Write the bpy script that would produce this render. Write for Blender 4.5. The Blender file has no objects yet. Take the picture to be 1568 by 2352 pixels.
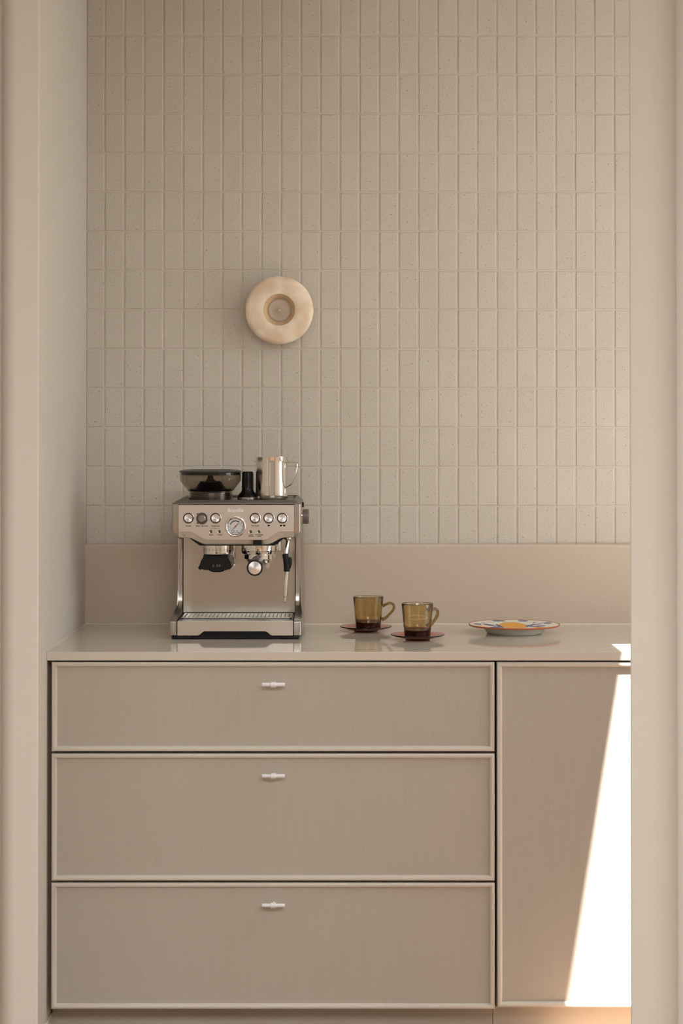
import bpy, bmesh, math, random
from mathutils import Vector, Matrix

random.seed(7)
C = bpy.context.scene
R = math.radians
PI = math.pi

# ------------------------------------------------------------------ camera
cam_data = bpy.data.cameras.new('camera')
cam = bpy.data.objects.new('camera', cam_data)
C.collection.objects.link(cam)
cam.location = (0, -4.74, 1.370)
cam.rotation_euler = (R(90.7), 0, 0)
cam_data.sensor_fit = 'VERTICAL'
cam_data.sensor_height = 36
cam_data.lens = 65.05
cam_data.shift_y = -0.09266
cam_data.clip_start = 0.05
cam_data.dof.use_dof = True
cam_data.dof.focus_distance = 4.45
cam_data.dof.aperture_fstop = 14
C.camera = cam

# ------------------------------------------------------------------ sky, sun, lamps
world = bpy.data.worlds.new('world')
C.world = world
world.use_nodes = True
bgn = world.node_tree.nodes['Background']
bgn.inputs['Color'].default_value = (0.90, 0.97, 1.0, 1)
bgn.inputs['Strength'].default_value = 4.7

SUN_DIR = Vector((-0.1564, 1 / 3.0, -1.0)).normalized()
sd = bpy.data.lights.new('sun', 'SUN')
sd.energy = 46.0
sd.angle = R(0.55)
sd.color = (0.98, 0.97, 0.95)
sun = bpy.data.objects.new('sun', sd)
C.collection.objects.link(sun)
sun.rotation_euler = SUN_DIR.to_track_quat('-Z', 'Y').to_euler()
sun.location = (1.5, -3, 5)

# added fill lamp in the ceiling of the room in which the camera stands
ad = bpy.data.lights.new('room_fill', 'AREA')
ad.shape = 'RECTANGLE'
ad.size = 3.0
ad.size_y = 1.5
ad.energy = 172
ad.color = (0.93, 0.97, 0.99)
al = bpy.data.objects.new('room_fill', ad)
C.collection.objects.link(al)
al.location = (0.8, -4.7, 2.642)

C.view_settings.view_transform = 'Standard'
C.view_settings.look = 'None'
C.view_settings.gamma = 1
C.view_settings.exposure = 0.06
C.view_settings.use_curve_mapping = False

# ------------------------------------------------------------------ helpers
def tag(o, label=None, cat=None, group=None, kind=None):
    if label: o['label'] = label
    if cat: o['category'] = cat
    if group: o['group'] = group
    if kind: o['kind'] = kind
    return o

def empty(name, loc, label=None, cat=None, group=None, rz=0, kind=None):
    o = bpy.data.objects.new(name, None)
    C.collection.objects.link(o)
    o.location = loc
    o.rotation_euler = (0, 0, rz)
    o.empty_display_size = 0.05
    return tag(o, label, cat, group, kind)

def link(name, me, parent=None, loc=None):
    o = bpy.data.objects.new(name, me)
    C.collection.objects.link(o)
    if parent: o.parent = parent
    if loc: o.location = loc
    return o

def finish(name, bm, mat, parent=None, loc=None, smooth=False, angle=35):
    bmesh.ops.recalc_face_normals(bm, faces=bm.faces[:])
    me = bpy.data.meshes.new(name)
    bm.to_mesh(me)
    bm.free()
    for m in (mat if isinstance(mat, (list, tuple)) else [mat]):
        me.materials.append(m)
    if smooth:
        me.shade_smooth()
        if angle < 180:
            me.set_sharp_from_angle(angle=R(angle))
    o = link(name, me, parent, loc)
    if smooth and (name in WEIGHTED or name.startswith('wall_near')):
        wn = o.modifiers.new('weighted_normal', 'WEIGHTED_NORMAL')
        wn.mode = 'FACE_AREA'; wn.weight = 100; wn.keep_sharp = True
    return o

WEIGHTED = {'slab', 'side_cheek', 'control_panel', 'drip_tray', 'tray_lip', 'grille_frame', 'splashback', 'bead_frame', 'cradle_plate', 'grind_cradle', 'cup_warming_tray'}

def B():
    return bmesh.new()

def box(bm, x0, x1, y0, y1, z0, z1, bev=0, seg=2):
    r = bmesh.ops.create_cube(bm, size=1)
    vs = r['verts']
    for v in vs:
        v.co = Vector(((x0 + x1) / 2 + v.co.x * (x1 - x0), (y0 + y1) / 2 + v.co.y * (y1 - y0), (z0 + z1) / 2 + v.co.z * (z1 - z0)))
    if bev:
        es = list({e for v in vs for e in v.link_edges})
        bmesh.ops.bevel(bm, geom=es, offset=bev, segments=seg, profile=0.5, affect='EDGES')
    return vs

def lathe(bm, prof, seg=48, axis='Z', c=(0, 0, 0), closed=False):
    """prof: list of (r, h); revolved about the axis through c"""
    rings = []
    c = Vector(c)
    def P(r, h, a):
        if axis == 'Z': return c + Vector((r * math.cos(a), r * math.sin(a), h))
        if axis == 'Y': return c + Vector((r * math.cos(a), h, r * math.sin(a)))
        return c + Vector((h, r * math.cos(a), r * math.sin(a)))
    for r, h in prof:
        if r < 1e-7:
            rings.append([bm.verts.new(P(0, h, 0))])
        else:
            rings.append([bm.verts.new(P(r, h, 2 * PI * k / seg)) for k in range(seg)])
    pairs = list(zip(rings[:-1], rings[1:]))
    if closed: pairs.append((rings[-1], rings[0]))
    for a, b in pairs:
        for k in range(seg):
            k2 = (k + 1) % seg
            if len(a) == 1 and len(b) == 1: continue
            if len(a) == 1: bm.faces.new((a[0], b[k], b[k2]))
            elif len(b) == 1: bm.faces.new((a[k], a[k2], b[0]))
            else: bm.faces.new((a[k], a[k2], b[k2], b[k]))

def tube(bm, pts, rad, seg=12, ry=None, cap=True, up=(0, 0, 1)):
    """tube through pts; rad number or list; ry: half-size across the second direction"""
    pts = [Vector(p) for p in pts]
    n = len(pts)
    rad = rad if isinstance(rad, (list, tuple)) else [rad] * n
    rings = []
    nrm = None
    for i, p in enumerate(pts):
        t = (pts[min(i + 1, n - 1)] - pts[max(i - 1, 0)]).normalized()
        if nrm is None:
            nrm = Vector(up) - t * t.dot(Vector(up))
            if nrm.length < 1e-3: nrm = Vector((1, 0, 0)) - t * t.x
        nrm = (nrm - t * t.dot(nrm)).normalized()
        b = t.cross(nrm)
        r2 = rad[i] * ry if ry else rad[i]
        rings.append([bm.verts.new(p + nrm * math.cos(2 * PI * k / seg) * rad[i] + b * math.sin(2 * PI * k / seg) * r2) for k in range(seg)])
    for a, b in zip(rings[:-1], rings[1:]):
        for k in range(seg):
            k2 = (k + 1) % seg
            bm.faces.new((a[k], a[k2], b[k2], b[k]))
    if cap:
        bm.faces.new(rings[0]); bm.faces.new(rings[-1][::-1])

def smooth_path(pts, n=6):
    """Catmull-Rom through pts"""
    pts = [Vector(p) for p in pts]
    out = []
    for i in range(len(pts) - 1):
        p0 = pts[max(i - 1, 0)]; p1 = pts[i]; p2 = pts[i + 1]; p3 = pts[min(i + 2, len(pts) - 1)]
        for k in range(n):
            t = k / n
            out.append(0.5 * ((2 * p1) + (p2 - p0) * t + (2 * p0 - 5 * p1 + 4 * p2 - p3) * t * t + (-p0 + 3 * p1 - 3 * p2 + p3) * t ** 3))
    out.append(pts[-1])
    return out

def prism(bm, poly, axis, a0, a1):
    """extrude polygon (2D pts) along axis from a0 to a1; returns verts of side a0, a1"""
    def P(p, a):
        if axis == 'X': return (a, p[0], p[1])
        if axis == 'Y': return (p[0], a, p[1])
        return (p[0], p[1], a)
    A = [bm.verts.new(P(p, a0)) for p in poly]
    Bv = [bm.verts.new(P(p, a1)) for p in poly]
    n = len(poly)
    bm.faces.new(A); bm.faces.new(Bv[::-1])
    for k in range(n):
        bm.faces.new((A[k], A[(k + 1) % n], Bv[(k + 1) % n], Bv[k]))
    return A, Bv

def sst(a, b, x):
    t = min(1, max(0, (x - a) / (b - a)))
    return t * t * (3 - 2 * t)

# ------------------------------------------------------------------ materials
def pm(name, col, rough=0.5, metal=0.0, spec=0.5, **kw):
    m = bpy.data.materials.new(name)
    m.use_nodes = True
    p = m.node_tree.nodes['Principled BSDF']
    p.inputs['Base Color'].default_value = (*col, 1)
    p.inputs['Roughness'].default_value = rough
    p.inputs['Metallic'].default_value = metal
    p.inputs['Specular IOR Level'].default_value = spec
    for k, v in kw.items():
        p.inputs[k.replace('_', ' ')].default_value = v
    return m

def nd(m, t, **kw):
    n = m.node_tree.nodes.new(t)
    for k, v in kw.items(): setattr(n, k, v)
    return n

def lk(m, a, b):
    m.node_tree.links.new(a, b)

def pnode(m):
    return m.node_tree.nodes['Principled BSDF']

def add_bump(m, scale, strength, dist, detail=3, vscale=None, rough=0.6):
    geo = nd(m, 'ShaderNodeNewGeometry')
    src = geo.outputs['Position']
    if vscale:
        mp = nd(m, 'ShaderNodeMapping')
        mp.inputs['Scale'].default_value = vscale
        lk(m, src, mp.inputs['Vector'])
        src = mp.outputs['Vector']
    nz = nd(m, 'ShaderNodeTexNoise')
    nz.inputs['Scale'].default_value = scale
    nz.inputs['Detail'].default_value = detail
    nz.inputs['Roughness'].default_value = rough
    lk(m, src, nz.inputs['Vector'])
    bp = nd(m, 'ShaderNodeBump')
    bp.inputs['Strength'].default_value = strength
    bp.inputs['Distance'].default_value = dist
    lk(m, nz.outputs['Fac'], bp.inputs['Height'])
    lk(m, bp.outputs['Normal'], pnode(m).inputs['Normal'])
    return nz

def color_noise(m, ca, cb, scale, lo=0.35, hi=0.65, vscale=None, detail=3):
    geo = nd(m, 'ShaderNodeNewGeometry')
    src = geo.outputs['Position']
    if vscale:
        mp = nd(m, 'ShaderNodeMapping')
        mp.inputs['Scale'].default_value = vscale
        lk(m, src, mp.inputs['Vector'])
        src = mp.outputs['Vector']
    nz = nd(m, 'ShaderNodeTexNoise')
    nz.inputs['Scale'].default_value = scale
    nz.inputs['Detail'].default_value = detail
    lk(m, src, nz.inputs['Vector'])
    rp = nd(m, 'ShaderNodeValToRGB')
    rp.color_ramp.elements[0].position = lo
    rp.color_ramp.elements[1].position = hi
    rp.color_ramp.elements[0].color = (*ca, 1)
    rp.color_ramp.elements[1].color = (*cb, 1)
    lk(m, nz.outputs['Fac'], rp.inputs['Fac'])
    lk(m, rp.outputs['Color'], pnode(m).inputs['Base Color'])
    return rp

M = {}
M['wall'] = pm('wall_paint', (0.575, 0.52, 0.455), 0.75, spec=0.3)
add_bump(M['wall'], 300, 0.06, 0.001)
M['ceiling'] = pm('ceiling_paint', (0.74, 0.70, 0.64), 0.85, spec=0.2)
M['grout'] = pm('grout', (0.585, 0.525, 0.45), 0.9, spec=0.2)
add_bump(M['grout'], 500, 0.2, 0.001)
M['floor'] = pm('timber_floor', (0.46, 0.27, 0.15), 0.45)
color_noise(M['floor'], (0.42, 0.26, 0.16), (0.34, 0.205, 0.12), 6, vscale=(1, 12, 1))

# stone-like tiles: sandy relief and sparse dark specks
mt = M['tile'] = pm('speckled_tile', (0.57, 0.50, 0.415), 0.55, spec=0.35)
add_bump(mt, 300, 0.60, 0.0018, detail=3, rough=0.6)
geo = nd(mt, 'ShaderNodeNewGeometry')
def specks(scale, keep, radius):
    v = nd(mt, 'ShaderNodeTexVoronoi', feature='F1')
    v.inputs['Scale'].default_value = scale
    lk(mt, geo.outputs['Position'], v.inputs['Vector'])
    a = nd(mt, 'ShaderNodeMath', operation='LESS_THAN'); a.inputs[1].default_value = radius
    lk(mt, v.outputs['Distance'], a.inputs[0])
    sp = nd(mt, 'ShaderNodeSeparateColor')
    lk(mt, v.outputs['Color'], sp.inputs['Color'])
    b = nd(mt, 'ShaderNodeMath', operation='LESS_THAN'); b.inputs[1].default_value = keep
    lk(mt, sp.outputs['Red'], b.inputs[0])
    c = nd(mt, 'ShaderNodeMath', operation='MULTIPLY')
    lk(mt, a.outputs[0], c.inputs[0]); lk(mt, b.outputs[0], c.inputs[1])
    return c
s1 = specks(170, 0.36, 0.125)
s2 = specks(95, 0.14, 0.095)
mx = nd(mt, 'ShaderNodeMath', operation='MAXIMUM')
lk(mt, s1.outputs[0], mx.inputs[0]); lk(mt, s2.outputs[0], mx.inputs[1])
nz = nd(mt, 'ShaderNodeTexNoise'); nz.inputs['Scale'].default_value = 5
lk(mt, geo.outputs['Position'], nz.inputs['Vector'])
oi = nd(mt, 'ShaderNodeObjectInfo')
mixn = nd(mt, 'ShaderNodeMix', data_type='RGBA')
mixn.inputs['A'].default_value = (0.56, 0.505, 0.435, 1)
mixn.inputs['B'].default_value = (0.60, 0.545, 0.475, 1)
av = nd(mt, 'ShaderNodeMath', operation='ADD'); hv = nd(mt, 'ShaderNodeMath', operation='MULTIPLY'); hv.inputs[1].default_value = 0.5
lk(mt, oi.outputs['Random'], av.inputs[0]); lk(mt, nz.outputs['Fac'], av.inputs[1]); lk(mt, av.outputs[0], hv.inputs[0])
lk(mt, hv.outputs[0], mixn.inputs['Factor'])
mix2 = nd(mt, 'ShaderNodeMix', data_type='RGBA')
lk(mt, mx.outputs[0], mix2.inputs['Factor'])
lk(mt, mixn.outputs['Result'], mix2.inputs['A'])
mix2.inputs['B'].default_value = (0.065, 0.05, 0.038, 1)
lk(mt, mix2.outputs['Result'], pnode(mt).inputs['Base Color'])

# cabinets: painted, open vertical wood grain
mc = M['cabinet'] = pm('painted_oak', (0.47, 0.405, 0.32), 0.5, spec=0.4)
color_noise(mc, (0.447, 0.396, 0.331), (0.464, 0.411, 0.345), 190, 0.25, 0.55, vscale=(1, 1, 0.05), detail=4)
add_bump(mc, 260, 0.25, 0.0006, detail=3, vscale=(1, 1, 0.03))
M['bead'] = pm('lit_bead', (0.60, 0.54, 0.47), 0.45, spec=0.45)  # lighter than the fronts to stand in for light caught on the beads
add_bump(M['bead'], 120, 0.1, 0.0006, vscale=(1, 1, 0.3))
M['carcass'] = pm('carcass_dark', (0.10, 0.08, 0.06), 0.8, spec=0.2)
M['filler'] = pm('filler_panel', (0.30, 0.235, 0.17), 0.7, spec=0.2)
# stone
ms = M['stone'] = pm('worktop_stone', (0.56, 0.49, 0.415), 0.06, spec=0.5)
color_noise(ms, (0.63, 0.56, 0.485), (0.68, 0.61, 0.535), 130, 0.60, 0.80)
mp_ = M['splash'] = pm('splash_stone', (0.50, 0.40, 0.31), 0.30, spec=0.4)
color_noise(mp_, (0.56, 0.46, 0.37), (0.63, 0.54, 0.455), 130, 0.62, 0.80, detail=4)
M['sealant'] = pm('sealant', (0.66, 0.57, 0.46), 0.4)
M['white'] = pm('white_enamel', (0.80, 0.78, 0.80), 0.35)

# alabaster
ma = M['alabaster'] = pm('alabaster', (0.83, 0.68, 0.49), 0.38, spec=0.45)
color_noise(ma, (0.76, 0.59, 0.42), (0.88, 0.75, 0.59), 22, 0.40, 0.60, detail=5)
pnode(ma).inputs['Subsurface Weight'].default_value = 0.15
pnode(ma).inputs['Subsurface Radius'].default_value = (0.02, 0.014, 0.008)
pnode(ma).inputs['Subsurface Scale'].default_value = 0.6
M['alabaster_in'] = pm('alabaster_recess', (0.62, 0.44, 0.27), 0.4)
M['frost'] = pm('frosted_diffuser', (0.56, 0.46, 0.37), 0.35)

# machine
def steel(name, col, rough, aniso=0.0, brush=None):
    m = pm(name, col, rough, 1.0)
    pnode(m).inputs['Anisotropic'].default_value = aniso
    if brush:
        add_bump(m, 600, 0.10, 0.0004, vscale=brush)
    return m
M['steel'] = steel('brushed_steel', (0.80, 0.735, 0.675), 0.28, brush=(0.04, 1, 1))
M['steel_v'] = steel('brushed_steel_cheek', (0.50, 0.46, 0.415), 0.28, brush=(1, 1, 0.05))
M['panel'] = steel('backplate_steel', (0.60, 0.55, 0.485), 0.20, brush=(1, 1, 0.04))
M['grille'] = steel('grille_steel', (0.30, 0.27, 0.24), 0.35)
M['chrome'] = steel('polished_steel', (0.80, 0.76, 0.71), 0.10)
M['jug'] = steel('jug_steel', (0.78, 0.73, 0.67), 0.14)
M['topgrey'] = pm('grey_metal_top', (0.17, 0.15, 0.135), 0.38, 0.5)
M['knobgrey'] = pm('dial_cap_metal', (0.34, 0.30, 0.27), 0.3, 0.9)
M['darkmetal'] = pm('dark_metal', (0.16, 0.14, 0.13), 0.3, 0.9)
M['black'] = pm('black_plastic', (0.006, 0.006, 0.006), 0.30, spec=0.3)
M['rubber'] = pm('black_rubber', (0.007, 0.007, 0.007), 0.55, spec=0.3)
M['lidgrey'] = pm('lid_plastic', (0.035, 0.033, 0.032), 0.35)
M['dialbrown'] = pm('steam_dial_plastic', (0.12, 0.095, 0.08), 0.4)
M['print'] = pm('panel_print', (0.012, 0.010, 0.009), 0.7, spec=0.1)
M['logo'] = pm('logo_pale_metal', (0.97, 0.95, 0.92), 0.35, 0.0)
M['dialface'] = pm('gauge_face', (0.82, 0.84, 0.83), 0.45)
M['needle'] = pm('needle_red', (0.45, 0.06, 0.04), 0.4)
M['gaugearc'] = pm('gauge_print', (0.10, 0.10, 0.11), 0.5)
M['led'] = pm('indicator_lens', (0.10, 0.10, 0.05), 0.15)
mb_ = M['button'] = steel('button_spun_steel', (0.92, 0.92, 0.93), 0.28, aniso=0.85)
tg = nd(mb_, 'ShaderNodeTangent', direction_type='RADIAL', axis='Y')
lk(mb_, tg.outputs['Tangent'], pnode(mb_).inputs['Tangent'])
M['smoke'] = pm('smoked_plastic', (0.62, 0.56, 0.50), 0.04, Transmission_Weight=1.0, IOR=1.3)
M['lens'] = pm('gauge_glass', (1, 1, 1), 0.0, Transmission_Weight=1.0, IOR=1.1)

def glass_abs(name, base, acol, dens):
    m = pm(name, base, 0.0, Transmission_Weight=1.0, IOR=1.5)
    v = nd(m, 'ShaderNodeVolumeAbsorption')
    v.inputs['Color'].default_value = (*acol, 1)
    v.inputs['Density'].default_value = dens
    lk(m, v.outputs['Volume'], m.node_tree.nodes['Material Output'].inputs['Volume'])
    return m
M['amber'] = glass_abs('amber_glass', (1.0, 0.98, 0.92), (0.69, 0.53, 0.10), 330)
M['saucer'] = glass_abs('red_amber_glass', (0.95, 0.62, 0.5), (0.78, 0.10, 0.0), 300)

# ------------------------------------------------------------------ the setting
LX = -0.653          # left wall of the niche
RX = 2.30            # right wall, hidden behind the near wall
CEIL = 2.612

def struct(name, bm, mat, smooth=False, label=None):
    return tag(finish(name, bm, mat, smooth=smooth), label, kind='structure')

# floor and ceiling (with the skylight opening over the galley, out of frame)
bm = B(); box(bm, -2.7, 2.7, -8.7, 0.1, -0.12, 0); struct('floor', bm, M['floor'], label='warm timber floor')
SKX0, SKX1, SKY0, SKY1 = 0.626 + 0.1564 * (CEIL - 0.9), 2.25, -1.69, -0.48 - (CEIL - 0.9) / 3.0
bm = B()
RLX0, RLX1, RLY0, RLY1 = -0.7, 2.3, -5.45, -3.95     # ceiling opening made for the fill lamp
for a in ((-2.7, SKX0, RLY1, 0.1), (SKX1, 2.7, RLY1, 0.1), (SKX0, SKX1, RLY1, SKY0), (SKX0, SKX1, SKY1, 0.1),
          (-2.7, RLX0, RLY0, RLY1), (RLX1, 2.7, RLY0, RLY1), (-2.7, 2.7, -8.7, RLY0)):
    box(bm, a[0], a[1], a[2], a[3], CEIL, CEIL + 0.12)
struct('ceiling', bm, M['ceiling'], label='plain ceiling with a skylight opening')

bm = B(); box(bm, LX - 0.12, LX, -1.80, 0.1, 0, CEIL); struct('wall_left', bm, M['wall'], label='painted beige side wall of the niche')
bm = B()
for a in ((-1.80, -1.60, 0, CEIL), (-0.40, 0.1, 0, CEIL), (-1.60, -0.40, 0, 0.95), (-1.60, -0.40, 2.35, CEIL)):
    box(bm, RX, RX + 0.12, a[0], a[1], a[2], a[3])
struct('wall_right', bm, M['wall'], label='painted side wall with a window at the far end of the galley')
bm = B()
for y in (-1.60, -1.02, -0.44): box(bm, RX + 0.03, RX + 0.07, y, y + 0.04, 0.95, 2.35)
for z in (0.95, 2.31): box(bm, RX + 0.03, RX + 0.07, -1.60, -0.40, z, z + 0.04)
struct('window_2', bm, M['white'])

# near walls either side of the opening: each ends in a pilaster with a rounded outer corner
def near_wall(name, xe, side, corner, depth, label):
    """xe: edge of the opening; side -1 goes left, +1 goes right; corner: width of the rounded outer part"""
    yf, yb, ymid = -1.84, -1.72, -1.84 + depth
    flat = {-1: 0.036, 1: 0.012}[side]
    pts = [(xe + side * 0.026, yb), (xe, yf + 0.0015), (xe + side * 0.0015, yf)]
    x0 = xe + side * flat
    n = 14
    for k in range(n + 1):
        a = k / n * PI / 2
        pts.append((x0 + side * corner * math.sin(a), yf + depth * (1 - math.cos(a))))
    pts.append((side * 2.7, ymid)); pts.append((side * 2.7, yb))
    bm = B()
    prism(bm, pts, 'Z', 0, CEIL)
    struct(name, bm, M['wall'], smooth=True, label=label)
near_wall('wall_near_left', -0.4745, -1, 0.028, 0.035, 'smooth pale wall end on the left of the opening')
near_wall('wall_near_right', 0.452, 1, 0.078, 0.105, 'smooth pale wall end on the right of the opening')

# room behind the camera
bm = B(); box(bm, -2.82, -2.70, -8.7, -1.72, 0, CEIL); struct('wall_room_left', bm, M['wall'])
bm = B(); box(bm, 2.70, 2.82, -8.7, -1.72, 0, CEIL); struct('wall_room_right', bm, M['wall'])
bm = B()
wx0, wx1, wz0, wz1 = -2.60, -1.60, 1.00, 2.40
for a in ((-2.7, wx0, 0, CEIL), (wx1, 2.7, 0, CEIL), (wx0, wx1, 0, wz0), (wx0, wx1, wz1, CEIL)):
    box(bm, a[0], a[1], -8.5, -8.38, a[2], a[3])
struct('wall_front', bm, M['wall'])
bm = B()
for x in (wx0, -2.125, wx1 - 0.05):
    box(bm, x, x + 0.05, -8.46, -8.41, wz0, wz1)
for z in (wz0, wz1 - 0.05):
    box(bm, wx0, wx1, -8.46, -8.41, z, z + 0.05)
struct('window_1', bm, M['white'])
# added box around the fill lamp: an upstand with an opaque white lid
bm = B()
for a in ((RLX0 - 0.05, RLX0, RLY0, RLY1), (RLX1, RLX1 + 0.05, RLY0, RLY1), (RLX0 - 0.05, RLX1 + 0.05, RLY0 - 0.05, RLY0), (RLX0 - 0.05, RLX1 + 0.05, RLY1, RLY1 + 0.05)):
    box(bm, a[0], a[1], a[2], a[3], CEIL, CEIL + 0.2)
box(bm, RLX0 - 0.05, RLX1 + 0.05, RLY0 - 0.05, RLY1 + 0.05, CEIL + 0.2, CEIL + 0.22)
struct('fill_box', bm, M['white'], label='added box over the fill lamp of the room')
bm = B(); box(bm, -2.7, 2.7, -9.6, -8.5, 2.55, 2.70); struct('sun_overhang', bm, M['wall'], label='added overhang that keeps the sun out of the window')  # unseen slab, added to block the sun at the rear window

# back wall: backing with grout, 300 single tiles, the rest of the field as one part
bm = B(); box(bm, LX - 0.12, RX + 0.12, -0.0004, 0.12, 0, CEIL)
wb = struct('wall_back', bm, M['grout'], label='back wall of stacked speckled beige tiles')
PX, PZ, J = 0.05023, 0.10068, 0.0042
TX0, TZ0 = -0.6072, 1.1995 - 0.10068      # a joint centre line in x, and the lowest joint line in z
def tile_mesh(w, h, name):
    bm = B()
    levels = ((0, 0.0010), (0, -0.0002), (0.0006, -0.0012), (0.0018, -0.0019))
    rings = []
    for ins, y in levels:
        a, b = w / 2 - ins, h / 2 - ins
        rings.append([bm.verts.new(p) for p in ((-a, y, -b), (a, y, -b), (a, y, b), (-a, y, b))])
    for r0, r1 in zip(rings[:-1], rings[1:]):
        for k in range(4):
            bm.faces.new((r0[k], r0[(k + 1) % 4], r1[(k + 1) % 4], r1[k]))
    bm.faces.new(rings[-1])
    bmesh.ops.recalc_face_normals(bm, faces=bm.faces[:])
    me = bpy.data.meshes.new(name); bm.to_mesh(me); bm.free()
    me.materials.append(M['tile'])
    return me
tme = tile_mesh(PX - J, PZ - J, 'tile')
edge_me = tile_mesh(TX0 - LX - J / 2, PZ - J, 'tile_edge')
def tile_spot(c, r):
    jr = random.Random(c * 131 + r * 17 + 5)
    x = TX0 + (c + 0.5) * PX if c >= 0 else (LX + TX0 - J / 2) / 2
    z = TZ0 + (r + 0.5) * PZ
    return (x + jr.uniform(-0.0004, 0.0004), jr.uniform(-0.0005, 0.0004), z + jr.uniform(-0.0004, 0.0004)), (jr.uniform(-0.004, 0.004), 0, jr.uniform(-0.006, 0.006))
rest = []
count = 0
for r in range(16):
    for c in range(-1, 60):
        loc, rot = tile_spot(c, r)
        visible = c <= 26
        if visible and count < 300:
            o = link('tile', tme if c >= 0 else edge_me, wb, loc)
            o.rotation_euler = rot
            count += 1
        elif loc[2] + PZ / 2 < CEIL + 0.002 and loc[0] + PX / 2 < RX:
            rest.append((loc, rot, tme if c >= 0 else edge_me))
bm = B()
from mathutils import Euler
for loc, rot, me in rest:
    k = len(bm.verts)
    bm.from_mesh(me)
    bm.verts.ensure_lookup_table()
    bmesh.ops.transform(bm, matrix=Matrix.Translation(loc) @ Euler(rot).to_matrix().to_4x4(), verts=bm.verts[k:])
o = finish('tile_field', bm, M['tile'], wb); o['kind'] = 'stuff'

# baseboard on the left wall
bm = B(); prism(bm, [(LX, 0), (LX + 0.004, 0), (LX + 0.004, 0.081), (LX + 0.002, 0.083), (LX, 0.083)], 'Y', -1.71, -0.024)
struct('baseboard_left', bm, M['wall'], label='low painted baseboard on the left wall')

# stone upstand behind the worktop
bm = B()
pts = [(-0.0030, 0.9003), (-0.022, 0.9003), (-0.022, 1.0975), (-0.0205, 1.1010), (-0.017, 1.1035), (-0.0045, 1.1040), (-0.0030, 1.1040)]
prism(bm, pts, 'X', LX, RX)
o = finish('splashback', bm, M['splash'], smooth=True, angle=20)
tag(o, 'low beige stone upstand running along the wall below the tiles', 'splashback')

# worktop
wt = empty('worktop', (0.45, -0.33, 0.880), 'glossy beige stone worktop across all the cabinets', 'worktop')
bm = B(); box(bm, LX - 0.45, RX - 0.45, -0.6335 + 0.33, 0.33 - 0.001, 0.0005, 0.020, bev=0.0012, seg=2)
finish('slab', bm, M['stone'], wt, smooth=True)
bm = B()
prism(bm, [(-0.0222 + 0.33, 0.020), (-0.0248 + 0.33, 0.020), (-0.0222 + 0.33, 0.0226)], 'X', LX - 0.45, RX - 0.45)
finish('sealant_bead', bm, M['sealant'], wt)
bm = B()
prism(bm, [(LX - 0.45, 0.020), (LX - 0.45 + 0.0022, 0.020), (LX - 0.45, 0.0222)], 'Y', -0.6335 + 0.33, -0.022 + 0.33)
finish('sealant_bead', bm, M['sealant'], wt)

# ------------------------------------------------------------------ cabinets
YF = -0.632       # outermost face of the bead frames
REC = 0.0076      # how far the panel sits back
TH = 0.021

def front(parent, name, x0, x1, z0, z1, ox, oz):
    """flat panel with an applied rounded bead all round (mitred)"""
    bm = B(); box(bm, x0 - ox + 0.001, x1 - ox - 0.001, YF + REC, YF + TH, z0 - oz + 0.001, z1 - oz - 0.001)
    p = finish(name, bm, M['cabinet'], parent)
    prof = [(0, TH - 0.001), (0, 0.0035), (0.0012, 0.0010), (0.0040, 0.0), (0.0075, 0.0006), (0.0100, 0.0026), (0.0112, 0.0052), (0.0120, REC + 0.0003), (0.0120, TH - 0.001)]
    bm = B()
    rings = []
    for ins, y in prof:
        a0, a1, b0, b1 = x0 - ox + ins, x1 - ox - ins, z0 - oz + ins, z1 - oz - ins
        rings.append([bm.verts.new(v) for v in ((a0, YF + y, b0), (a1, YF + y, b0), (a1, YF + y, b1), (a0, YF + y, b1))])
    for r0, r1 in zip(rings, rings[1:] + rings[:1]):
        for k in range(4):
            bm.faces.new((r0[k], r0[(k + 1) % 4], r1[(k + 1) % 4], r1[k]))
    finish('bead_frame', bm, M['bead'], p, smooth=True, angle=50)
    return p

def knob(parent, x, z):
    bm = B()
    y = YF + REC
    yb = y - 0.022
    lathe(bm, [(0, -0.0252), (0.0036, -0.0252), (0.0043, -0.0245), (0.0043, 0.0245), (0.0036, 0.0252), (0, 0.0252)], 24, 'X', (x, yb, z))
    lathe(bm, [(0, -0.0058), (0.0056, -0.0058), (0.0062, -0.0052), (0.0062, 0.0052), (0.0056, 0.0058), (0, 0.0058)], 24, 'X', (x, yb, z))
    lathe(bm, [(0.0034, 0.004), (0.0034, 0.0220), (0, 0.0220)], 20, 'Y', (x, yb, z))
    o = finish('handle', bm, M['white'], parent, smooth=True)
    o['label'] = 'small white T-bar handle'

X0, X1 = -0.6425, 0.3393
cab = empty('base_cabinet', (0, 0, 0), 'wide greige base cabinet with three stacked drawers and white T-bar handles', 'cabinet')
bm = B()
box(bm, X0 + 0.0, X1 - 0.001, -0.585, -0.03, 0.103, 0.876)
finish('carcass', bm, M['carcass'], cab)
for z0, z1, kz in ((0.6790, 0.8769, 0.8292), (0.3932, 0.6742, 0.6278), (0.1100, 0.3886, 0.3430)):
    d = front(cab, 'drawer', X0, X1, z0, z1, 0, 0)
    knob(d, -0.1504, kz)
# recessed scribe panel between wall and drawers
bm = B(); box(bm, LX, X0 - 0.0005, -0.600, -0.58, 0.103, 0.8795)
finish('scribe_panel', bm, M['filler'], cab)
bm = B(); box(bm, LX + 0.004, X1, -0.565, -0.548, 0.0, 0.103)
finish('toe_kick', bm, M['cabinet'], cab)

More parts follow.
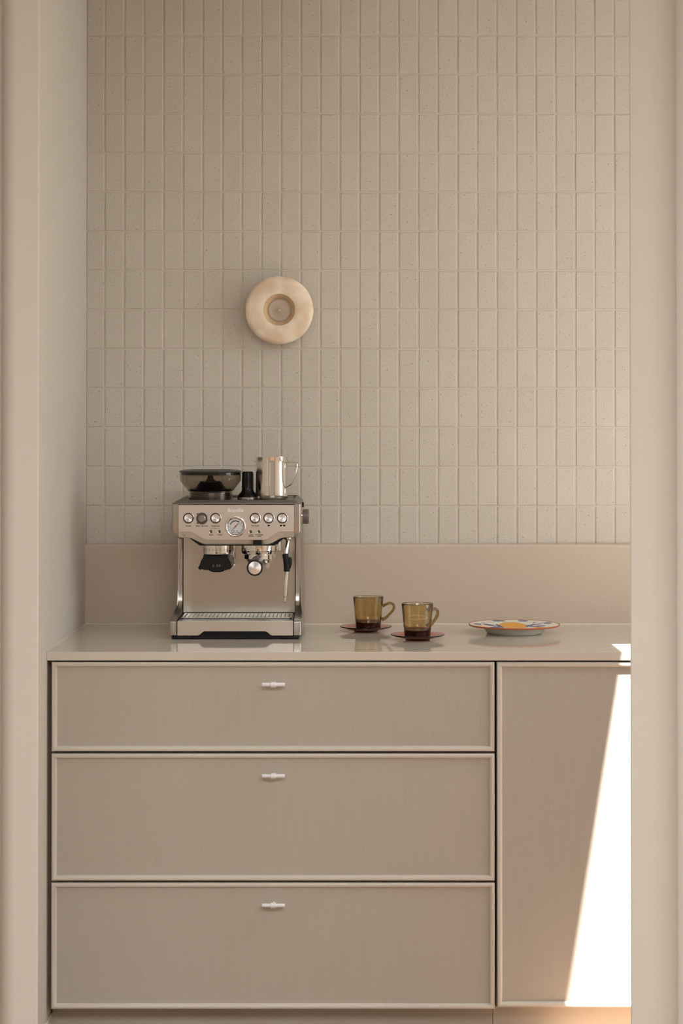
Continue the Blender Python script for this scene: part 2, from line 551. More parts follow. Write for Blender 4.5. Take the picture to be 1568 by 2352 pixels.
def door_cab(x0, x1, label):
    c = empty('base_cabinet', (0, 0, 0), label, 'cabinet')
    bm = B(); box(bm, x0 + 0.0, x1, -0.585, -0.03, 0.103, 0.876); finish('carcass', bm, M['carcass'], c)
    front(c, 'cabinet_door', x0, x1 - 0.003, 0.1140, 0.8769, 0, 0)
    bm = B(); box(bm, x0 - 0.004, x1, -0.565, -0.548, 0.0, 0.103); finish('toe_kick', bm, M['cabinet'], c)
door_cab(0.3445, 0.945, 'greige base cabinet with one tall sunlit door right of the drawers')
door_cab(0.949, 1.549, 'greige base cabinet hidden behind the near wall, second from the drawers')
door_cab(1.553, RX - 0.003, 'greige base cabinet hidden behind the near wall, last before the galley window')

# ------------------------------------------------------------------ wall lamp
L = empty('wall_lamp', (-0.1578, 0, 1.6992), 'round alabaster wall lamp mounted on the tiles', 'lamp')
bm = B()
prof = [(0.030, -0.020), (0.070, -0.020), (0.0795, -0.023), (0.0850, -0.030), (0.0866, -0.038), (0.0864, -0.0460), (0.0845, -0.0510), (0.0800, -0.0545), (0.0740, -0.0562), (0.060, -0.0580), (0.0415, -0.0600), (0.0402, -0.0594)]
lathe(bm, [(0.0, -0.020)] + prof, 96, 'Y')
o = finish('alabaster_disc', bm, M['alabaster'], L, smooth=True, angle=60)
# recess cup
bm = B(); lathe(bm, [(0.0403, -0.0595), (0.0385, -0.0570), (0.0310, -0.0440), (0.0302, -0.042), (0.0302, -0.030)], 96, 'Y')
finish('recess', bm, M['alabaster_in'], L, smooth=True, angle=60)
bm = B(); lathe(bm, [(0, -0.0465), (0.003, -0.0465), (0.0046, -0.0450), (0.0052, -0.0432), (0.024, -0.0424), (0.0300, -0.0418), (0.0306, -0.040), (0, -0.040)], 64, 'Y')
finish('diffuser', bm, M['frost'], L, smooth=True, angle=70)
bm = B(); lathe(bm, [(0, -0.0018), (0.050, -0.0018), (0.050, -0.0205), (0, -0.0205)], 48, 'Y')
finish('wall_mount', bm, M['white'], L, smooth=True)

# ------------------------------------------------------------------ espresso machine
EM = empty('espresso_machine', (-0.250, -0.380, 0.900), 'stainless steel espresso machine with bean hopper and pressure gauge', 'coffee machine')
HW = 0.156

def text_mesh(name, body, size, x, z, y, mat, parent, ext=0.0002, off=0.00008):
    cu = bpy.data.curves.new('lettering', 'FONT')
    cu.body = body; cu.size = size; cu.align_x = 'CENTER'; cu.align_y = 'CENTER'; cu.extrude = ext
    cu.resolution_u = 3; cu.offset = off
    tmp = bpy.data.objects.new('tmp', cu)
    C.collection.objects.link(tmp)
    dg = bpy.context.evaluated_depsgraph_get()
    me = bpy.data.meshes.new_from_object(tmp.evaluated_get(dg))
    bpy.data.objects.remove(tmp)
    me.transform(Matrix.Translation((x, y, z)) @ Matrix.Rotation(PI / 2, 4, 'X'))
    me.materials.clear(); me.materials.append(mat)
    return link(name, me, parent)

# side cheeks: C-shaped profile, rounded outer edges
prof = [(0.0, 0.010), (0.0, 0.0405), (0.0035, 0.0440), (0.035, 0.0465), (0.080, 0.0485), (0.118, 0.0510), (0.143, 0.0560), (0.157, 0.0650), (0.1635, 0.080), (0.165, 0.100),
        (0.165, 0.232), (0.062, 0.236), (0.052, 0.238), (0.041, 0.2515), (0.0405, 0.3165), (0.330, 0.3165), (0.330, 0.010)]
for s in (-1, 1):
    bm = B()
    xi, xo = s * (HW - 0.0178), s * HW
    A, O = prism(bm, prof, 'X', xi, xo)
    on = set(O)
    es = [e for e in bm.edges if e.verts[0] in on and e.verts[1] in on]
    def keep(e):
        a, b = e.verts[0].co, e.verts[1].co
        if abs(a.z - 0.3165) < 1e-5 and abs(b.z - 0.3165) < 1e-5: return False
        if a.z < 0.011 and b.z < 0.011: return False
        return True
    bmesh.ops.bevel(bm, geom=[e for e in es if keep(e)], offset=0.0085, segments=5, profile=0.5, affect='EDGES', clamp_overlap=True)
    for v in bm.verts:
        y, z = v.co.y, v.co.z
        half = HW
        if z > 0.045: half = HW - 0.0055 * sst(0.046, 0.075, z)
        if z > 0.225 and y < 0.162: half = 0.1405 + (0.1535 - 0.1405) * sst(0.234, 0.2535, z)
        elif z > 0.225: half = 0.1505 + 0.003 * sst(0.232, 0.2535, z)
        xin = HW - 0.0178
        t = (abs(v.co.x) - xin) / (HW - xin)
        v.co.x = s * (xin + t * (half - xin))
    finish('side_cheek', bm, M['steel_v'], EM, smooth=True, angle=50)
IX = HW - 0.0188
# back core and polished plate behind the cups
bm = B(); box(bm, -IX, IX, 0.175, 0.326, 0.012, 0.316); finish('body_core', bm, M['darkmetal'], EM)
bm = B()
poly = [(-IX + 0.0012, 0.050), (IX - 0.0012, 0.050), (IX - 0.0012, 0.236), (-IX + 0.0012, 0.236)]
# plate curves forward at its foot and sides
nx, nz_ = 24, 16
grid = []
for j in range(nz_ + 1):
    z = 0.0485 + (0.236 - 0.0485) * (j / nz_) ** 1.6
    row = []
    for i in range(nx + 1):
        t = i / nx
        x = -IX + 0.0012 + (2 * IX - 0.0024) * t
        e = min(x + IX, IX - x)
        y = 0.170 - 0.0025 * math.exp(-e / 0.004)
        row.append(bm.verts.new((x, y, z)))
    grid.append(row)
for j in range(nz_):
    for i in range(nx):
        bm.faces.new((grid[j][i], grid[j][i + 1], grid[j + 1][i + 1], grid[j + 1][i]))
o = finish('back_plate', bm, M['panel'], EM, smooth=True, angle=180)
o['label'] = 'smooth steel plate behind the drip tray'

# head: control panel
PXL, PXR = -0.1375, 0.1375
def z_crease(x):
    return 0.2516 - 0.0197 * (sst(-0.112, -0.068, x) * (1 - sst(0.064, 0.106, x)))
def z_bot(x):
    return 0.2365 - 0.0165 * (sst(-0.118, -0.070, x) * (1 - sst(0.072, 0.115, x)))
bm = B()
cols = []
N = 96
for i in range(N + 1):
    x = PXL + (PXR - PXL) * i / N
    zc, zb = z_crease(x), z_bot(x)
    rows = [(0.0600, 0.3160), (0.0415, 0.3160), (0.0400, 0.3150), (0.0400, 0.300), (0.0400, zc + 0.002), (0.0403, zc), (0.0420, zc - 0.0022), (0.0460, zb + 0.003), (0.0480, zb + 0.0008), (0.0520, zb), (0.060, zb)]
    cols.append([bm.verts.new((x, y, z)) for y, z in rows])
for a, b in zip(cols[:-1], cols[1:]):
    for k in range(len(a) - 1):
        bm.faces.new((a[k], b[k], b[k + 1], a[k + 1]))
cp = finish('control_panel', bm, M['steel'], EM, smooth=True, angle=28)
# black underside of the head
bm = B()
pts = [(-0.1360, 0.236), (-0.113, 0.236), (-0.100, 0.226), (-0.088, 0.2175), (0.090, 0.2175), (0.102, 0.226), (0.114, 0.236), (0.1360, 0.236), (0.1360, 0.314), (-0.1360, 0.314)]
prism(bm, pts, 'Y', 0.056, 0.168)
finish('head_underside', bm, M['black'], EM)
# dark window in the lower band
bm = B(); box(bm, 0.0400, 0.0605, 0.0402, 0.050, 0.2215, 0.2322, bev=0.0006); finish('sensor_window', bm, M['black'], EM)

# top tray with raised bevelled rim
bm = B()
def rr(hw, y0, y1, rad, z, n=5):
    out = []
    for cx, cy, a0 in ((hw - rad, y1 - rad, 0), (-hw + rad, y1 - rad, 90), (-hw + rad, y0 + rad, 180), (hw - rad, y0 + rad, 270)):
        for k in range(n + 1):
            a = R(a0 + 90 * k / n)
            out.append(bm.verts.new((cx + rad * math.cos(a), cy + rad * math.sin(a), z)))
    return out
HT = HW - 0.0025
rs = [rr(HT - 0.001, 0.0385, 0.329, 0.014, 0.3165), rr(HT, 0.0375, 0.330, 0.014, 0.3172), rr(HT - 0.0005, 0.0380, 0.3295, 0.014, 0.3190), rr(HT - 0.013, 0.050, 0.318, 0.010, 0.3300), rr(HT - 0.0150, 0.052, 0.316, 0.009, 0.3305), rr(HT - 0.0180, 0.056, 0.313, 0.008, 0.3290), rr(HT - 0.0190, 0.058, 0.312, 0.008, 0.3240)]
for ring in rs[3:6]:
    for v in ring:
        v.co.z -= 0.0040 * (1 - sst(0.050, 0.11, v.co.y))
for a, b in zip(rs[:-1], rs[1:]):
    n = len(a)
    for k in range(n): bm.faces.new((a[k], a[(k + 1) % n], b[(k + 1) % n], b[k]))
bm.faces.new(rs[-1]); bm.faces.new(rs[0][::-1])
o = finish('cup_warming_tray', bm, M['topgrey'], EM, smooth=True, angle=30)
o['label'] = 'dark grey bevelled top tray'

# buttons
def button(x, z, name='button'):
    bm = B(); lathe(bm, [(0.0095, 0.0), (0.0122, 0.0), (0.0122, -0.0010), (0.0117, -0.0014), (0.0115, -0.0006), (0.0100, -0.0006)], 40, 'Y', (x, 0.0400, z))
    ring = finish('button_ring', bm, M['black'], cp, smooth=True)
    bm = B(); lathe(bm, [(0.0101, 0.0), (0.0101, -0.0016), (0.0096, -0.0022), (0.004, -0.0018), (0.0, -0.0017)], 48, 'Y', (0, 0, 0))
    o = finish(name, bm, M['button'], cp, loc=(x, 0.0400, z), smooth=True, angle=30)
    o['label'] = 'round spun steel button'
    bm = B(); lathe(bm, [(0.0126, 0.0001), (0.0133, -0.0004), (0.0128, -0.0008)], 40, 'Y', (x, 0.0400, z))
    finish('button_bezel', bm, M['chrome'], cp, smooth=True)
zb_ = 0.470 - 0.180 * 1 / 0.966 + 0.0002
for u in (432.7, 495.0, 585.6, 616.7, 647.9):
    button((u - 542.5) / 966, 0.2837)
# grind dial
gx, gz = (464.2 - 542.5) / 966, 0.2830
bm = B()
lathe(bm, [(0.0140, 0.0), (0.0140, -0.0025), (0.0130, -0.0034), (0.0112, -0.0034), (0.0108, -0.0020), (0.0095, -0.0020)], 40, 'Y', (gx, 0.040, gz))
dr = finish('grind_dial_ring', bm, M['darkmetal'], cp, smooth=True, angle=30)
bm = B()
lathe(bm, [(0.0092, -0.001), (0.0086, -0.011), (0.0070, -0.0124), (0, -0.0124)], 40, 'Y', (gx, 0.040, gz))
box(bm, gx + 0.003, gx + 0.0098, 0.0255, 0.0290, gz + 0.0000, gz + 0.0016)
gd = finish('grind_dial', bm, M['knobgrey'], cp, smooth=True, angle=30)
bm = B()
for a in (132, 140, 222, 231):
    c_ = Vector((gx + 0.0158 * math.cos(R(a)), 0, gz + 0.0158 * math.sin(R(a))))
    box(bm, c_.x - 0.0012, c_.x + 0.0012, 0.0394, 0.0402, c_.z - 0.0010, c_.z + 0.0010)
finish('dial_marks', bm, M['print'], cp)
# gauge
qx, qz = (540.8 - 542.5) / 966, 0.2640
bm = B(); lathe(bm, [(0.0250, 0.0005), (0.0250, -0.0020), (0.0240, -0.0045), (0.0225, -0.0055), (0.0210, -0.0050), (0.0185, -0.0015), (0.0182, 0.0)], 72, 'Y', (qx, 0.0400, qz))
g = finish('pressure_gauge', bm, M['chrome'], EM, smooth=True, angle=60)
g['label'] = 'round chrome-rimmed pressure gauge'
bm = B(); lathe(bm, [(0.0184, 0), (0, 0)], 56, 'Y', (qx, 0.0395, qz)); finish('gauge_face', bm, M['dialface'], g)
bm = B()
def arc(r0, r1, a0, a1, y, n=20):
    p = []
    for k in range(n + 1):
        a = R(a0 + (a1 - a0) * k / n)
        p.append((bm.verts.new((qx + r0 * math.cos(a), y, qz + r0 * math.sin(a))), bm.verts.new((qx + r1 * math.cos(a), y, qz + r1 * math.sin(a)))))
    for a, b in zip(p[:-1], p[1:]): bm.faces.new((a[0], a[1], b[1], b[0]))
arc(0.0118, 0.0142, 50, 160, 0.0391)
arc(0.0118, 0.0124, 10, 50, 0.0391)
arc(0.0122, 0.0126, 160, 215, 0.0391)
arc(0.0150, 0.0158, 235, 300, 0.0391)
for a in range(-60, 241, 30):
    arc(0.0158, 0.0174, a - 2, a + 2, 0.0391, 2)
finish('gauge_scale', bm, M['gaugearc'], g)
for sx in (-0.0035, 0.0038):
    bm = B(); lathe(bm, [(0.0012, 0), (0, 0)], 12, 'Y', (qx + sx, 0.0390, qz - 0.0110)); finish('gauge_dot', bm, M['gaugearc'], g)
bm = B()
tube(bm, [(qx - 0.0105, 0.0380, qz - 0.0110), (qx + 0.001, 0.0380, qz + 0.001)], [0.0004, 0.0008], 6)
finish('needle_tail', bm, M['gaugearc'], g)
bm = B()
tube(bm, [(qx + 0.001, 0.0378, qz + 0.001), (qx + 0.0068, 0.0378, qz + 0.0070)], [0.0009, 0.0009], 6)
lathe(bm, [(0.0018, 0.0), (0.0018, -0.0012), (0, -0.0012)], 16, 'Y', (qx, 0.0385, qz))
finish('needle', bm, M['needle'], g)
bm = B(); lathe(bm, [(0, 0), (0.0200, 0), (0.0200, 0.0006), (0, 0.0006)], 56, 'Y', (qx, 0.0366, qz)); finish('gauge_glass', bm, M['lens'], g)
# indicator lights
for u in (484.6, 503.9, 575.7, 594.8):
    x, z = (u - 542.5) / 966, 0.470 - 211 / 966 + 0.0001
    bm = B(); lathe(bm, [(0.0046, 0.0), (0.0046, -0.0008), (0.0038, -0.0012), (0.0030, -0.0006)], 24, 'Y', (x, 0.040, z)); finish('indicator_ring', bm, M['chrome'], cp, smooth=True)
    bm = B(); lathe(bm, [(0.0031, 0), (0.0031, -0.0006), (0.0018, -0.0016), (0, -0.0019)], 20, 'Y', (x, 0.040, z)); finish('indicator_light', bm, M['led'], cp, smooth=True)
YT = 0.0397
def lab(t, u, v, s=0.0040):
    text_mesh('lettering', t, s, (u - 542.5) / 966, 0.470 - (v - 1010) / 966, YT, M['print'], cp)
lab('POWER', 432.7, 1208.3); lab('GRIND AMOUNT', 463.6, 1208.3, 0.0038); lab('FILTER SIZE', 494.8, 1208.3, 0.0038)
lab('SINGLE', 485, 1228.5, 0.0032); lab('DOUBLE', 504.5, 1228.5, 0.0032)
lab('PROGRAM', 586, 1208, 0.0038)
lab('CLEAN\nDESCALE', 576, 1230, 0.0032); lab('HOT WATER\nSTEAM', 595.3, 1230, 0.0032)
bm = B()   # bracket between FILTER SIZE and its two lights
zz = 0.470 - 203.3 / 966
box(bm, (485.5 - 542.5) / 966, (503.5 - 542.5) / 966, YT - 0.0001, YT + 0.0005, zz - 0.0002, zz + 0.0002)
for u in (485.5, 503.5, 494.5):
    x = (u - 542.5) / 966
    box(bm, x - 0.0006, x + 0.0006, YT - 0.0001, YT + 0.0005, zz - 0.0008, zz + 0.0006)
finish('printed_bracket', bm, M['print'], cp)
for u in (617, 645, 652.5):   # cup symbols
    bm = B()
    x, z = (u - 542.5) / 966, 0.470 - 197.3 / 966
    prism(bm, [(x - 0.0030, z + 0.0020), (x + 0.0040, z + 0.0020), (x + 0.0038, z + 0.0012), (x + 0.0024, z + 0.0008), (x + 0.0018, z - 0.0018), (x - 0.0018, z - 0.0018)], 'Y', YT - 0.0001, YT + 0.0005)
    finish('cup_symbol', bm, M['print'], cp)
text_mesh('logo', 'Breville', 0.0126, (540.8 - 542.5) / 966, 0.470 - 162.5 / 966, YT, M['logo'], cp, 0.0003)
bm = B()
x = (423 - 542.5) / 966; z = 0.470 - 217.5 / 966
box(bm, x - 0.0055, x + 0.0055, 0.0413, 0.0418, z - 0.0002, z + 0.0002)
prism(bm, [(x - 0.0015, z - 0.0022), (x + 0.0015, z - 0.0022), (x, z - 0.0042)], 'Y', 0.0420, 0.0426)
finish('printed_arrow', bm, M['print'], cp)

# hopper
hx, hy = -0.0690, 0.150
hz = 0.3230
H_ = empty('bean_hopper', (hx, hy, hz)); H_.parent = EM
H_['label'] = 'smoked transparent bean hopper with black lid'
zr = [(0.0500, 0.0), (0.0530, 0.002), (0.0535, 0.022), (0.0560, 0.0235), (0.0735, 0.0465), (0.0745, 0.051), (0.0748, 0.0675)]
th_ = 0.0022
outer = zr
inner = [(r - th_, z + (0.002 if k == 0 else 0)) for k, (r, z) in enumerate(zr)][::-1]
bm = B(); lathe(bm, outer + inner, 72, 'Z', closed=True); finish('hopper_bowl', bm, M['smoke'], H_, smooth=True, angle=40)
bm = B(); lathe(bm, [(0, 0.0), (0.0485, 0.0), (0.0485, 0.008), (0.047, 0.0185), (0.0, 0.0195)], 48, 'Z'); finish('hopper_collar', bm, M['darkmetal'], H_, smooth=True, angle=40)
bm = B(); lathe(bm, [(0.0505, 0.0225), (0.0525, 0.0265), (0.0500, 0.0275), (0.044, 0.0245), (0.044, 0.0215), (0.0500, 0.0215)], 48, 'Z', closed=True); finish('hopper_ring', bm, M['black'], H_, smooth=True, angle=40)
bm = B()
prof_c = [(0.044, 0.0235), (0.040, 0.0250), (0.0235, 0.0440), (0.0150, 0.0450), (0.0080, 0.0520), (0.0060, 0.0615), (0, 0.0615)]
lathe(bm, prof_c, 40, 'Z')
for k in range(10):
    a = 2 * PI * k / 10
    c_, s_ = math.cos(a), math.sin(a)
    t_ = Vector((-s_, c_, 0)) * 0.0012
    p1, p2, p3, p4 = Vector((0.041 * c_, 0.041 * s_, 0.0240)), Vector((0.0245 * c_, 0.0245 * s_, 0.0465)), Vector((0.018 * c_, 0.018 * s_, 0.0465)), Vector((0.018 * c_, 0.018 * s_, 0.024))
    vs = [bm.verts.new(p + sgn * t_) for sgn in (-1, 1) for p in (p1, p2, p3, p4)]
    bm.faces.new(vs[:4]); bm.faces.new(vs[7:3:-1])
    for q in range(4): bm.faces.new((vs[q], vs[(q + 1) % 4], vs[4 + (q + 1) % 4], vs[4 + q]))
finish('grinder_cone', bm, M['black'], H_, smooth=True, angle=30)
bm = B()
lathe(bm, [(0.0, 0.0610), (0.0700, 0.0610), (0.0715, 0.0615), (0.0715, 0.0677), (0.0758, 0.0679), (0.0765, 0.0692), (0.0755, 0.0710), (0.0680, 0.0735), (0.0480, 0.0755), (0.0, 0.0758)], 72, 'Z')
finish('hopper_lid', bm, M['lidgrey'], H_, smooth=True, angle=25)

# drip tray
bm = B()
TXL, TXR = -IX + 0.0012, IX - 0.0012
def tx(u): return (u - 540.6) / 975.0
pts = [(TXL, 0.0095), (tx(455), 0.0095), (tx(459.5), 0.0115), (tx(467), 0.0190), (tx(470), 0.0203), (tx(609), 0.0203), (tx(613), 0.0190), (tx(621), 0.0115), (tx(625), 0.0095), (TXR, 0.0095), (TXR, 0.0435), (TXL, 0.0435)]
prism(bm, pts, 'Y', -0.0015, 0.010)
bmesh.ops.bevel(bm, geom=[e for e in bm.edges if all(abs(v.co.y + 0.0015) < 1e-5 for v in e.verts)], offset=0.0008, segments=2, affect='EDGES')
dt = finish('drip_tray', bm, M['steel'], EM, smooth=True, angle=30)
bm = B(); box(bm, TXL + 0.002, TXR - 0.002, 0.0105, 0.16, 0.008, 0.040); finish('tray_basin', bm, M['black'], dt)
bm = B(); box(bm, -IX + 0.002, IX - 0.002, 0.004, 0.160, 0.0405, 0.0440, bev=0.0008)
finish('tray_lip', bm, M['darkmetal'], dt, smooth=True)
# grille: frame, cross bars and thin bars
gy0, gy1, gz0 = 0.045, 0.158, 0.0440
bm = B()
gx0, gx1 = TXL + 0.004, TXR - 0.004
box(bm, gx0, gx1, gy0, gy0 + 0.006, gz0, gz0 + 0.0035, bev=0.0008)
box(bm, gx0, gx1, gy1 - 0.006, gy1, gz0, gz0 + 0.0035, bev=0.0008)
for x in (gx0, gx1 - 0.006): box(bm, x, x + 0.006, gy0, gy1, gz0, gz0 + 0.0034, bev=0.0008)
finish('grille_frame', bm, M['grille'], dt, smooth=True)
n = 26
for k in range(n):
    x = gx0 + 0.008 + (gx1 - gx0 - 0.016) * (k + 0.5) / n
    if k in (12, 13):
        bm = B(); box(bm, x - 0.0046, x + 0.0046, gy0 + 0.004, gy1 - 0.004, gz0, gz0 + 0.0032, bev=0.0005)
    else:
        bm = B(); box(bm, x - 0.0042, x + 0.0042, gy0 + 0.004, gy1 - 0.004, gz0, gz0 + 0.0028, bev=0.0005)
    finish('grille_bar', bm, M['grille'], dt)
# base plate and feet
bm = B(); prism(bm, [(-HW + 0.012, 0.0015), (HW - 0.012, 0.0015), (HW - 0.004, 0.0100), (HW - 0.004, 0.0118), (-HW + 0.004, 0.0118), (-HW + 0.004, 0.0100)], 'Y', 0.005, 0.322); finish('base_plate', bm, M['black'], EM)
for s in (-1, 1):
    for y0 in (0.004, 0.262):
        bm = B(); 
        a, b = sorted((s * (HW - 0.006), s * (HW - 0.050)))
        box(bm, a, b, y0, y0 + 0.055, 0.0002, 0.0102, bev=0.003); finish('foot', bm, M['rubber'], EM, smooth=True)

# grinder outlet with cradle  (x from picture at this depth; y = 0.085 is the axis)
ax_ = -0.0482; ay = 0.100
bm = B(); lathe(bm, [(0, 0.2180), (0.0355, 0.2180), (0.0355, 0.1960), (0.0345, 0.1950), (0.0, 0.1950)], 56, 'Z', (ax_, ay, 0))
go = finish('grinder_outlet', bm, M['chrome'], EM, smooth=True, angle=40)
bm = B()
for z in (0.2055, 0.2085):
    lathe(bm, [(0.0357, z), (0.0357, z - 0.0006)], 24, 'Z', (ax_, ay, 0))
prism(bm, [(ax_ - 0.003, 0.2005), (ax_ + 0.003, 0.2005), (ax_, 0.1978)], 'Y', ay - 0.0362, ay - 0.0350)
finish('outlet_marks', bm, M['print'], go)
# backing plate, rounded lower corners
bm = B()
bx0, bx1 = ax_ - 0.0385, ax_ + 0.0395
pts = [(bx0, 0.220)]
for k in range(7):
    a = R(180 + 90 * k / 6); pts.append((bx0 + 0.012 + 0.012 * math.cos(a), 0.156 + 0.012 + 0.012 * math.sin(a)))
for k in range(7):
    a = R(270 + 90 * k / 6); pts.append((bx1 - 0.012 + 0.012 * math.cos(a), 0.156 + 0.012 + 0.012 * math.sin(a)))
pts.append((bx1, 0.220))
A, O = prism(bm, pts, 'Y', 0.150, 0.166)
on = set(A)
bmesh.ops.bevel(bm, geom=[e for e in bm.edges if e.verts[0] in on and e.verts[1] in on], offset=0.005, segments=4, affect='EDGES')
finish('cradle_plate', bm, M['chrome'], EM, smooth=True, angle=40)
# black cradle
bm = B()
cz = lambda v: 0.470 - (v - 1010) / 957.0
cu_ = lambda u: (u - (784 - 0.25 * 957)) / 957.0
pts = [(468, 1273.5), (524, 1273.5), (525.5, 1283), (528, 1292), (532, 1300), (532, 1304), (527, 1307), (519, 1306), (515, 1311), (506, 1313.5), (491, 1313.5), (483, 1311), (478, 1305.5), (468, 1305), (461, 1308), (456.5, 1306), (456, 1302), (460, 1296), (465, 1288), (467, 1280)]
pts = [(cu_(u), cz(v)) for u, v in pts]
A, O = prism(bm, pts, 'Y', ay - 0.030, ay + 0.050)
on = set(A)
bmesh.ops.bevel(bm, geom=[e for e in bm.edges if e.verts[0] in on and e.verts[1] in on], offset=0.003, segments=3, affect='EDGES')
cr = finish('grind_cradle', bm, M['black'], EM, smooth=True, angle=40)
bm = B(); box(bm, cu_(485), cu_(513), ay - 0.0315, ay - 0.029, cz(1303), cz(1294), bev=0.001)
finish('cradle_slot', bm, M['rubber'], cr, smooth=True)
bm = B()
for u in (491, 500, 505.5):
    box(bm, cu_(u - 2), cu_(u + 1.5), ay - 0.0320, ay - 0.0310, cz(1301), cz(1296))
finish('cradle_switch', bm, M['darkmetal'], cr)
for u in (479, 519):
    bm = B()
    box(bm, cu_(u) - 0.0008, cu_(u) + 0.0008, ay - 0.0312, ay - 0.0295, cz(1302), cz(1276), bev=0.0004)
    finish('cradle_rib', bm, M['black'], cr)

# group head
px_ = 0.0508; py_ = 0.100
bm = B(); lathe(bm, [(0, 0.2180), (0.0415, 0.2180), (0.0415, 0.2010), (0.0400, 0.1965), (0.0290, 0.1960), (0.0285, 0.1850), (0.0270, 0.1835), (0.0, 0.1835)], 64, 'Z', (px_, py_, 0))
gh = finish('group_head', bm, M['chrome'], EM, smooth=True, angle=40)
bm = B(); lathe(bm, [(0.0417, 0.2025), (0.0417, 0.2017)], 64, 'Z', (px_, py_, 0)); 
for s in (-1, 1):
    box(bm, px_ + s * 0.023 - 0.0045, px_ + s * 0.023 + 0.0045, py_ - 0.0360, py_ - 0.033, 0.2010, 0.2028)
finish('group_marks', bm, M['print'], gh)
# portafilter reaching toward the front, handle dropping slightly
pf = empty('portafilter', (px_, py_, 0.190)); pf.parent = EM
pf['label'] = 'portafilter locked in the group head, black handle pointing forward'
bm = B(); lathe(bm, [(0, 0.004), (0.0345, 0.004), (0.0345, -0.006), (0.0330, -0.0075), (0.0300, -0.014), (0.018, -0.018), (0, -0.018)], 56, 'Z', (0, 0, 0)); finish('filter_basket', bm, M['chrome'], pf, smooth=True, angle=40)
bm = B()
tube(bm, [(0.0, -0.028, -0.0055), (-0.0003, -0.050, -0.0075)], [0.0085, 0.0100], 24)
tube(bm, smooth_path([(-0.0003, -0.048, -0.0075), (-0.0006, -0.062, -0.0090), (-0.0012, -0.090, -0.0130), (-0.0022, -0.118, -0.0165), (-0.0030, -0.137, -0.0190)], 5), [0.0125 + 0.0058 * (k / 20) for k in range(21)], 32)
o = finish('portafilter_handle', bm, M['black'], pf, smooth=True, angle=50)
bm = B(); lathe(bm, [(0.0184, 0.003), (0.0188, -0.001), (0.0172, -0.0028), (0.0150, -0.0024), (0.0150, 0.003)], 48, 'Y', (-0.0030, -0.1375, -0.0190)); finish('handle_ring', bm, M['black'], pf, smooth=True, angle=60)
bm = B(); lathe(bm, [(0.0152, 0.001), (0.0150, -0.0024), (0.0060, -0.0034), (0, -0.0036)], 48, 'Y', (0, 0, 0)); o = finish('handle_cap', bm, M['button'], pf, loc=(-0.0030, -0.1375, -0.0190), smooth=True, angle=60)
bm = B()
tube(bm, smooth_path([(0.010, -0.004, -0.014), (0.018, -0.012, -0.018), (0.0235, -0.024, -0.020)], 4), 0.0055, 14, ry=0.8)
prism(bm, [(0.0175, -0.0140), (0.0225, -0.0125), (0.0290, -0.0200), (0.0245, -0.0275), (0.0205, -0.0260), (0.0170, -0.0240)], 'Y', -0.034, -0.022)
finish('spout', bm, M['chrome'], pf, smooth=True)

# hot water outlet and steam wand
bm = B()
lathe(bm, [(0, 0.2320), (0.0052, 0.2320), (0.0052, 0.2040), (0.0040, 0.2030), (0, 0.2030)], 24, 'Z', (0.0985, 0.100, 0)); 
finish('water_outlet', bm, M['chrome'], EM, smooth=True)
sw = empty('steam_wand', (0.1180, 0.085, 0.234)); sw.parent = EM
sw['label'] = 'steam wand with black rubber grip'
bm = B()
lathe(bm, [(0, 0.006), (0.0095, 0.006), (0.0095, -0.002), (0.0055, -0.006), (0, -0.006)], 24, 'Z', (0.003, 0, 0))
tube(bm, smooth_path([(0.0035, 0, -0.003), (0.0020, -0.004, -0.018), (-0.0005, -0.008, -0.036), (-0.0005, -0.009, -0.045)], 5), 0.0044, 16)
finish('wand_joint', bm, M['chrome'], sw, smooth=True)
bm = B()
tube(bm, smooth_path([(-0.0030, -0.010, -0.037), (-0.0025, -0.010, -0.040), (-0.0005, -0.010, -0.052), (0.0010, -0.010, -0.066), (0.0010, -0.010, -0.0795)], 5), [0.004, 0.0066, 0.0072, 0.0074, 0.0074] + [0.0074] * 15 + [0.0070], 20)
tube(bm, smooth_path([(0.0045, -0.010, -0.072), (0.0075, -0.010, -0.062), (0.0082, -0.010, -0.052), (0.0070, -0.010, -0.0455)], 5), [0.005, 0.0053, 0.0055, 0.0056, 0.0057, 0.0057, 0.0057, 0.0057, 0.0057, 0.0057, 0.0057, 0.0056, 0.0054, 0.0050, 0.0042, 0.0030], 16)
finish('wand_grip', bm, M['rubber'], sw, smooth=True)
bm = B()
tube(bm, [(0.0008, -0.010, -0.078), (-0.0015, -0.012, -0.110), (-0.0034, -0.014, -0.148), (-0.0037, -0.0143, -0.1515), (-0.0038, -0.0145, -0.1530)], [0.0043, 0.0042, 0.0041, 0.0036, 0.0018], 18)
finish('wand_pipe', bm, M['chrome'], sw, smooth=True)
bm = B(); lathe(bm, [(0.0041, 0.0004), (0.0044, 0.0), (0.0041, -0.0004)], 18, 'Z', (-0.0031, -0.0137, -0.1400)); finish('wand_tip_ring', bm, M['darkmetal'], sw, smooth=True)

